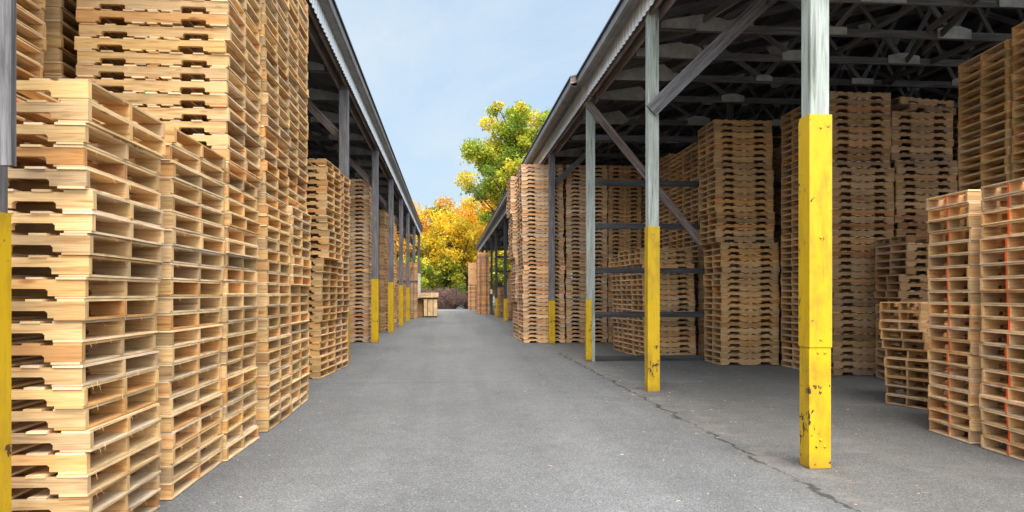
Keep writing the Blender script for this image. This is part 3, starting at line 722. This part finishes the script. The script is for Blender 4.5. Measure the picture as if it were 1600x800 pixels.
ONES = ['', 'first', 'second', 'third', 'fourth', 'fifth', 'sixth', 'seventh', 'eighth', 'ninth', 'tenth', 'eleventh', 'twelfth', 'thirteenth',
        'fourteenth', 'fifteenth', 'sixteenth', 'seventeenth', 'eighteenth', 'nineteenth', 'twentieth']
def ordn(n):
    if n <= 20: return ONES[n]
    t = n // 10; u = n % 10
    tens = {2: 'twenty', 3: 'thirty', 4: 'forty'}[t]
    return {2: 'twentieth', 3: 'thirtieth', 4: 'fortieth'}[t] if u == 0 else tens + '-' + ONES[u]
for i in sorted(solo):
    p = P[i]; s = ST[p['s']]
    r = random.Random(1000 + i)
    root = empty('wooden_pallet', p['loc'], p['rz']); root.scale = p['sc']
    if s['ref'] == 'top':
        n = s['n'] - p['k']; ph = 'top pallet of ' if n == 1 else ordn(n) + ' pallet down from the top of '
    else:
        n = p['k'] + 1; ph = 'bottom pallet of ' if n == 1 else ordn(n) + ' pallet up in '
    tag(root, ph + s['phrase'], 'pallet', 'stacked wooden pallets')
    for q, yy in enumerate((-TW / 2 + 0.021, 0.0, TW / 2 - 0.021)):
        pass
    def part(me, nm, loc=(0, 0, 0), flip=False):
        o = bpy.data.objects.new(nm, me); C.objects.link(o); o.parent = root; o.location = loc
        if flip: o.rotation_euler = (0, 0, math.pi)
        v = r.uniform(0.88, 1.08)
        o.color = (p['tone'][0] * v, p['tone'][1] * v, p['tone'][2] * v * r.uniform(0.94, 1.06), 1)
        return o
    for q, yy in enumerate((-TW / 2 + 0.021, 0.0, TW / 2 - 0.021)):
        if p['red'] and q == 1:
            o = part(r.choice(REDS), 'stringer', (0, yy, 0)); tag(o, 'middle stringer with red painted ends')
        else: part(r.choice(STR), 'stringer', (0, yy, 0), r.random() < 0.5)
    part(r.choice(TOP), 'top_deck', (0, 0, 0), r.random() < 0.5)
    part(r.choice(BOT), 'bottom_deck', (0, 0, 0), r.random() < 0.5)
    part(r.choice(LEAD), 'lead_board'); part(r.choice(LEAD), 'lead_board', (0, 0, 0), True)

mk = [o for o in bpy.data.objects if o.get('label', '').startswith('third pallet down from the top of the short stack beside')]
if mk:
    mb = MB(); rk = random.Random(4); y = -0.20
    sgn = 1 if abs((mk[0].rotation_euler.z + 0.2) % (2 * math.pi)) < 1.0 else -1
    for n_ in range(13):
        if n_ not in (5, 6):
            for q in range(rk.choice((1, 2, 2))):
                mb.box((sgn * 0.6065 - 0.0006, y + q * 0.011, 0.1035 + rk.uniform(0, .003)), (sgn * 0.6065 + 0.0006, y + q * 0.011 + 0.006, 0.1035 + rk.uniform(.006, .0095)), (0.03, 0.03, 0.03))
        y += 0.031
    mb.obj('ink_marks', M['dark_timber'], mk[0])

# all remaining pallets: one mesh, put together with numpy from the same parts
def arrays(me):
    nv = len(me.vertices); v = np.empty(nv * 3, np.float32); me.vertices.foreach_get('co', v)
    nl = len(me.loops); li = np.empty(nl, np.int32); me.loops.foreach_get('vertex_index', li)
    npz = len(me.polygons); lt = np.empty(npz, np.int32); me.polygons.foreach_get('loop_total', lt)
    c = np.empty(nl * 4, np.float32); me.color_attributes['bcol'].data.foreach_get('color', c)
    u = np.empty(nl * 2, np.float32); me.uv_layers[0].data.foreach_get('uv', u)
    return v.reshape(-1, 3), li, lt, c.reshape(-1, 4), u.reshape(-1, 2)
lowr = random.Random(9)
TOPL = [deck_mesh(lowr, True, False).mesh('tmp', M['pine']) for _ in range(5)]
BOTL = [deck_mesh(lowr, False, False).mesh('tmp', M['pine']) for _ in range(5)]
A = {id(m): arrays(m) for m in STR + REDS + TOPL + BOTL}
V, LI, LT, CC, UU = [], [], [], [], []; vo_ = 0
for i, p in enumerate(P):
    if i in solo: continue
    r = random.Random(1000 + i)
    ca, sa = math.cos(p['rz']), math.sin(p['rz'])
    items = [(r.choice(REDS) if (p['red'] and q == 1) else r.choice(STR), yy) for q, yy in enumerate((-TW / 2 + 0.021, 0.0, TW / 2 - 0.021))]
    items += [(r.choice(TOPL), 0.0), (r.choice(BOTL), 0.0)]
    for me, yy in items:
        v, li, lt, c, u = A[id(me)]
        x = v[:, 0] * p['sc'][0]; y = (v[:, 1] + yy) * p['sc'][1]; z = v[:, 2] * p['sc'][2]
        V.append(np.stack([x * ca - y * sa + p['loc'][0], x * sa + y * ca + p['loc'][1], z + p['loc'][2]], 1))
        LI.append(li + vo_); vo_ += len(v); LT.append(lt)
        CC.append(c * np.array([*p['tone'], 1.0], np.float32) * r.uniform(0.93, 1.07)); UU.append(u + r.random() * 50)
V = np.concatenate(V); LI = np.concatenate(LI); LT = np.concatenate(LT); CC = np.concatenate(CC); UU = np.concatenate(UU)
def np_mesh(name, V, LI, LT, CC, UU, mat):
    me = bpy.data.meshes.new(name); me.vertices.add(len(V)); me.vertices.foreach_set('co', V.astype(np.float32).ravel())
    me.loops.add(len(LI)); me.loops.foreach_set('vertex_index', LI.astype(np.int32))
    me.polygons.add(len(LT)); me.polygons.foreach_set('loop_start', np.concatenate([[0], np.cumsum(LT)[:-1]]).astype(np.int32))
    me.polygons.foreach_set('loop_total', LT.astype(np.int32))
    me.update(calc_edges=True)
    ca = me.color_attributes.new('bcol', 'FLOAT_COLOR', 'CORNER'); ca.data.foreach_set('color', CC.astype(np.float32).ravel())
    if UU is not None:
        ul = me.uv_layers.new(name='UVMap'); ul.data.foreach_set('uv', UU.astype(np.float32).ravel())
    me.materials.append(mat); return me
for m in TOPL + BOTL: bpy.data.meshes.remove(m)
o = bpy.data.objects.new('further_pallets', np_mesh('further_pallets', V, LI, LT, CC, UU, M['pine'])); C.objects.link(o)
tag(o, 'the many smaller and more distant wooden pallets stacked along both sheds', 'pallets', kind='stuff')
print('pallets', len(P), 'solo', len(solo), 'min hits', hits[order[min(299, len(order) - 1)]], 'visible', sum(1 for h in hits if h))

# ------------------------------------------------------------------ lumber bundles
def bundle(name, label, x0, x1, y0, y1, z0, z1, tone, bw=0.14, bt=0.04, seed=1, along='y', cat='lumber', front=False):
    r = random.Random(seed); root = tag(empty(name, ((x0 + x1) / 2, (y0 + y1) / 2, z0)), label, cat)
    ox, oy = root.location.x, root.location.y
    m = MB(); z = z0; nrow = max(1, round((z1 - z0) / bt)); bt = (z1 - z0) / nrow; nc = max(1, round((x1 - x0) / bw)); bw = (x1 - x0) / nc
    for j in range(nrow):
        for i in range(nc):
            v = r.uniform(0.85, 1.12); c = tuple(t * v for t in tone)
            m.box((x0 + i * bw + .003 - ox, y0 + r.uniform(-.01, .01) - oy, z0 + j * bt + .002 - z0), (x0 + (i + 1) * bw - .003 - ox, y1 - oy, (j + 1) * bt - .002), c, axis=1, rnd=r)
    m.obj('boards', M['pine'], root)
    for f in (0.3, 0.7):
        yy = y0 + (y1 - y0) * f; b = MB()
        if front:
            xx = (x0 + (x1 - x0) * f) - ox; ya, yb, h = y0 - oy - 0.016, y1 - oy + 0.004, z1 - z0 + 0.004
            b.box((xx - .014, ya, 0), (xx + .014, ya + .003, h)); b.box((xx - .014, yb, 0), (xx + .014, yb + .003, h)); b.box((xx - .014, ya, h), (xx + .014, yb, h + .003))
            b.obj('strap', M['strap'], root); continue
        a0, a1, h = x0 - ox - 0.004, x1 - ox + 0.004, z1 - z0 + 0.004
        b.box((a0, yy - oy - .012, 0.0), (a0 + .003, yy - oy + .012, h)); b.box((a1 - .003, yy - oy - .012, 0.0), (a1, yy - oy + .012, h)); b.box((a0, yy - oy - .012, h), (a1, yy - oy + .012, h + .003))
        b.obj('strap', M['strap'], root)
    return root
def bearer(label, x0, x1, y, z):
    b = MB(); b.box((x0, y - 0.04, z), (x1, y + 0.04, z + 0.07), (0.4, 0.3, 0.2), axis=0); tag(b.obj('bearer', M['pine']), label, 'timber')
bundle('lumber_bundle', 'square cream lumber bundle on the ground at the far left shed end', -1.42, -0.66, 42.6, 44.4, 0.078, 1.06, (0.74, 0.52, 0.27), bw=0.19, bt=0.24, seed=3, front=True)
bundle('lumber_bundle', 'shadow-toned lumber bundle set back left of the cream one', -1.80, -1.48, 42.9, 44.9, 0.02, 1.06, (0.42, 0.27, 0.12), seed=4)  # shadow over this set-back bundle is mixed into its board colour
bundle('lumber_bundle', 'wide flat layer of boards lying on top of the cream bundle', -1.74, -0.58, 42.5, 44.7, 1.14, 1.42, (0.80, 0.58, 0.34), bt=0.045, seed=5)
bearer('near dark bearer under the cream lumber bundle', -1.44, -0.64, 42.9, 0.004); bearer('far dark bearer under the cream lumber bundle', -1.44, -0.64, 44.1, 0.004)
bearer('near dark bearer between the two layers of lumber', -1.74, -0.6, 42.9, 1.066); bearer('far dark bearer between the two layers of lumber', -1.74, -0.6, 44.1, 1.066)
bundle('lumber_bundle', 'tall pale upright lumber pile behind the reddish pallets', -2.3, -1.72, 45.5, 46.6, 0.01, 2.6, (0.86, 0.80, 0.66), seed=6)
for k in range(3):
    bundle('lumber_bundle', ('lowest', 'middle', 'topmost')[k] + ' orange lumber bundle on the farthest right pallet stack', 1.62, 2.42, 61.0, 62.1, 2.16 + k * 0.6, 2.74 + k * 0.6, (0.74, 0.42, 0.20), seed=8 + k)
sb = MB(); sb.box((-3.97, 40.28, 1.98), (-1.705, 40.288, 2.06)); sb.box((-1.712, 40.288, 1.98), (-1.704, 41.41, 2.06))
tag(sb.obj('strap', M['strap']), 'dark blue strap round the reddish pallets at the left', 'strap')

# ------------------------------------------------------------------ trees
def blobs(rnd, cx, cy, cz, rx, ry, rz, n):
    out = []
    for _ in range(n):
        while True:
            a = Vector((rnd.uniform(-1, 1), rnd.uniform(-1, 1), rnd.uniform(-1, 1)))
            if a.length < 1: break
        a = a * (0.55 + 0.45 * rnd.random())
        out.append((cx + a.x * rx, cy + a.y * ry, cz + a.z * rz, rnd.uniform(0.14, 0.30) * (rx + rz) / 2))
    return out
def crown(npr, rnd, bl, nper, size, palette, low=None, zlow=0.0):
    V, CC = [], []
    for (x, y, z, r) in bl:
        n = int(nper * (r ** 2)); 
        if n < 12: n = 12
        d = npr.normal(size=(n, 3)); d /= np.linalg.norm(d, axis=1)[:, None]
        rad = r * npr.uniform(0.35, 1.0, n) ** 0.5 * (1 + 0.25 * npr.normal(size=n))
        c = np.array([x, y, z]) + d * rad[:, None] * np.array([1, 1, 0.8])
        s = size * npr.uniform(0.6, 1.4, n)
        t1 = npr.normal(size=(n, 3)); t1 /= np.linalg.norm(t1, axis=1)[:, None]
        t2 = np.cross(t1, npr.normal(size=(n, 3))); t2 /= np.linalg.norm(t2, axis=1)[:, None]
        q = np.stack([c - t1 * s[:, None], c + t2 * s[:, None] * 0.7, c + t1 * s[:, None], c - t2 * s[:, None] * 0.7], 1)
        V.append(q.reshape(-1, 3))
        pal = low if (low and z + rnd.uniform(-.8, .8) < zlow) else palette
        base = np.array(rnd.choice(pal)); b2 = np.array(rnd.choice(pal))
        mixf = npr.uniform(0, 1, n)[:, None] * 0.55
        col = (base * (1 - mixf) + b2 * mixf) * npr.uniform(0.7, 1.3, n)[:, None]
        CC.append(np.repeat(np.concatenate([col, np.ones((n, 1))], 1), 4, 0))
    V = np.concatenate(V); CC = np.concatenate(CC); n = len(V) // 4
    return np_mesh('crown', V, np.arange(len(V)), np.full(n, 4), CC, None, M['leaf'])
def limb(m, a, b, r0, r1, seg=8):
    a = Vector(a); b = Vector(b); x = (b - a).normalized(); y = x.orthogonal().normalized(); z = x.cross(y)
    A_ = [a + (y * math.cos(t * 2 * math.pi / seg) + z * math.sin(t * 2 * math.pi / seg)) * r0 for t in range(seg)]
    B_ = [b + (y * math.cos(t * 2 * math.pi / seg) + z * math.sin(t * 2 * math.pi / seg)) * r1 for t in range(seg)]
    for t in range(seg): m.face([A_[t], A_[(t + 1) % seg], B_[(t + 1) % seg], B_[t]])
def tree(label, x, y, h, rx, ry, rz, cz, palette, seed, nb=46, nper=420, size=0.13, tr=0.28, lean=0.0, blob_scale=1.0, name='autumn_tree', group='trees beyond the yard', low=None):
    rnd = random.Random(seed); npr = np.random.default_rng(seed)
    root = tag(empty(name, (x, y, 0)), label, 'tree', group)
    bl = [(a, b, c, r * blob_scale) for a, b, c, r in blobs(rnd, lean, 0, cz, rx, ry, rz, nb)]
    tm = MB(); pts = [(0, 0, 0), (lean * .1, 0, h * .2), (lean * .3 + .1, 0.1, h * .42), (lean * .6, -.1, h * .65), (lean, 0, h * .85)]
    rr = [tr * 1.25, tr, tr * .75, tr * .45, tr * .15]
    for k in range(4): limb(tm, pts[k], pts[k + 1], rr[k], rr[k + 1])
    for (bx, by, bz, r) in bl[::2]:
        t = min(3, max(1, int(bz / h * 4) - 1)); p = Vector(pts[t]); e = Vector((bx, by, bz))
        midp = p.lerp(e, 0.5) + Vector((rnd.uniform(-.3, .3), rnd.uniform(-.3, .3), -0.1))
        limb(tm, p, midp, tr * 0.3, tr * 0.18, 5); limb(tm, midp, e, tr * 0.18, tr * 0.05, 5)
        for _ in range(2):
            e2 = e + Vector((rnd.uniform(-1, 1), rnd.uniform(-1, 1), rnd.uniform(-.6, 1))) * r
            limb(tm, midp.lerp(e, .5), e2, tr * 0.1, tr * 0.02, 4)
    tm.obj('trunk', M['bark'], root)
    o = bpy.data.objects.new('crown', crown(npr, rnd, bl, nper, size, palette, low, cz - rz * 0.38)); C.objects.link(o); o.parent = root
YEL = [(0.85, 0.58, 0.03), (0.76, 0.50, 0.03), (0.88, 0.64, 0.06), (0.58, 0.44, 0.03)]
ORG = [(0.85, 0.40, 0.025), (0.78, 0.31, 0.02), (0.82, 0.50, 0.03), (0.55, 0.27, 0.02)]
GYL = [(0.42, 0.45, 0.04), (0.30, 0.37, 0.04), (0.52, 0.48, 0.035), (0.17, 0.25, 0.03), (0.36, 0.42, 0.035), (0.74, 0.56, 0.04)]
GRN = [(0.10, 0.15, 0.025), (0.16, 0.21, 0.03), (0.07, 0.11, 0.02), (0.30, 0.30, 0.03)]
LOWG = [(0.30, 0.34, 0.03), (0.20, 0.27, 0.03), (0.46, 0.42, 0.03)]
tree('orange leaved tree rising over the far left shed end', -4.8, 76, 13, 4.2, 3.5, 5.2, 7.4, ORG + YEL[:1], 21, nb=84, nper=330, size=0.11, tr=0.34, blob_scale=0.8, low=LOWG)
tree('bright yellow tree low in the middle of the alley end', 0.2, 74, 10.5, 3.8, 3.2, 4.6, 5.6, YEL, 22, nb=90, nper=330, size=0.11, tr=0.36, blob_scale=0.82, low=LOWG)
tree('orange and yellow tree behind the bright yellow one', 2.2, 82, 12.6, 4.4, 3.6, 5.6, 7.0, ORG[:1] + YEL, 23, nb=80, nper=330, size=0.11, blob_scale=0.8)
tree('green topped tree between the yellow tree and the right shed', 4.6, 86, 13.5, 3.6, 3.2, 5.6, 8.0, GRN + YEL[:1] + ORG[:1], 24, nb=44)
tree('tall dark green tree far behind the left shed end', -1.4, 96, 13.6, 3.0, 3, 5.2, 8.6, GRN + ORG[:1], 25, nb=34)
tree('low green leafy tree at the foot of the yellow tree', -3.4, 70, 5.6, 2.6, 2, 2.3, 2.9, GRN + GYL, 26, nb=34, tr=0.12)
tree('yellow green tree tucked against the far right shed end', 5.2, 72, 8.5, 2.8, 2.4, 4.0, 4.6, YEL + GYL, 27, nb=40, tr=0.16)
tree('big green and yellow tree reaching out above the right shed roof', 9.2, 71, 21, 9.4, 6.5, 7.2, 13.6, GYL, 31, nb=250, nper=440, size=0.125, tr=0.45, name='leafy_tree', blob_scale=0.46)
for k, (x, y, h, pal) in enumerate(((-11, 80, 14, ORG), (-17, 86, 15, YEL), (-24, 84, 14, GYL), (22, 86, 15, GYL), (30, 90, 15, ORG), (9, 100, 14, YEL))):
    tree(('orange tree hidden behind the left shed', 'yellow tree farther behind the left shed', 'green tree farthest left behind the shed', 'green tree behind the right shed',
          'orange tree farthest right behind the shed', 'yellow tree well behind the right shed end')[k], x, y, h, 4.6, 4, 5.4, h * .56, pal, 40 + k, nb=40, nper=300, size=0.2)
npr = np.random.default_rng(5); rw = random.Random(5)
wd_bl = [(rw.uniform(-60, 60), 112 + rw.uniform(-3, 3), rw.uniform(0.5, 6.5), rw.uniform(1.2, 2.2)) for _ in range(230)]
o = bpy.data.objects.new('woodland', crown(npr, rw, wd_bl, 90, 0.28, GRN + GYL[:2])); C.objects.link(o)
tag(o, 'low mass of green woodland closing the view behind the autumn trees', 'woodland', kind='stuff')
# dry brown shrubs
def shrub(label, x, y, rx, ry, rz, seed):
    rnd = random.Random(seed); npr = np.random.default_rng(seed)
    root = tag(empty('dry_shrub', (x, y, 0)), label, 'shrub', 'dry brown shrubs across the alley end')
    tm = MB()
    for _ in range(260):
        a = rnd.uniform(0, 2 * math.pi); q = rnd.uniform(0.2, 1) ** .5
        e = Vector((math.cos(a) * rx * q, math.sin(a) * ry * q, rz * (1.9 * (1 - q * q * .55)) * rnd.uniform(.75, 1.05)))
        s_ = Vector((e.x * .35 + rnd.uniform(-.2, .2), e.y * .35, 0)); mm = s_.lerp(e, .55) + Vector((rnd.uniform(-.15, .15),) * 3)
        limb(tm, s_, mm, .018, .012, 4); limb(tm, mm, e, .012, .004, 4)
        for _ in range(3): limb(tm, mm.lerp(e, rnd.random()), e + Vector((rnd.uniform(-.3, .3), rnd.uniform(-.3, .3), rnd.uniform(-.25, .15))), .007, .003, 3)
    tm.obj('stems', M['twig'], root)
    bl = [(a, b, max(c, .2), r) for a, b, c, r in blobs(rnd, 0, 0, rz * .9, rx * .95, ry * .9, rz * .8, 46)]
    o = bpy.data.objects.new('foliage', crown(npr, rnd, bl, 900, 0.055, [(0.24, 0.13, 0.10), (0.30, 0.17, 0.14), (0.14, 0.08, 0.07), (0.24, 0.16, 0.10)])); C.objects.link(o); o.parent = root
M['twig'] = plain('dry_twigs', (0.24, 0.15, 0.12), 0.9, 0, 0.4, 5)
shrub('left dry brown shrub beside the lumber bundle', -2.5, 67.5, 1.9, 1.1, 1.12, 51)
shrub('middle dry purplish brown shrub at the alley end', -0.2, 67.0, 2.1, 1.2, 1.16, 52)
shrub('right dry brown shrub beside the far orange pallets', 2.3, 67.6, 1.9, 1.1, 1.0, 53)
# loose wood splinters on the asphalt
r = random.Random(77); sm = MB()
for _ in range(260):
    if r.random() < 0.6: x, y = r.gauss(2.6, 0.9), r.uniform(3.4, 16)
    else: x, y = r.choice((r.uniform(-1.7, -1.3), r.uniform(2.8, 6.5))), r.uniform(4, 22)
    L = r.uniform(0.004, 0.020); wd = r.uniform(0.0015, 0.005); a = r.uniform(0, 6.28)
    mt = Matrix.Translation((x, y, 0.001)) @ Matrix.Rotation(a, 4, 'Z'); v = r.uniform(.5, 1)
    sm.box((-L, -wd, 0), (L, wd, 0.003), (0.7 * v, 0.52 * v, 0.34 * v), 0, mt)
tag(sm.obj('wood_splinters', M['pine']), 'tiny pale wood splinters scattered over the asphalt', 'debris', kind='stuff')
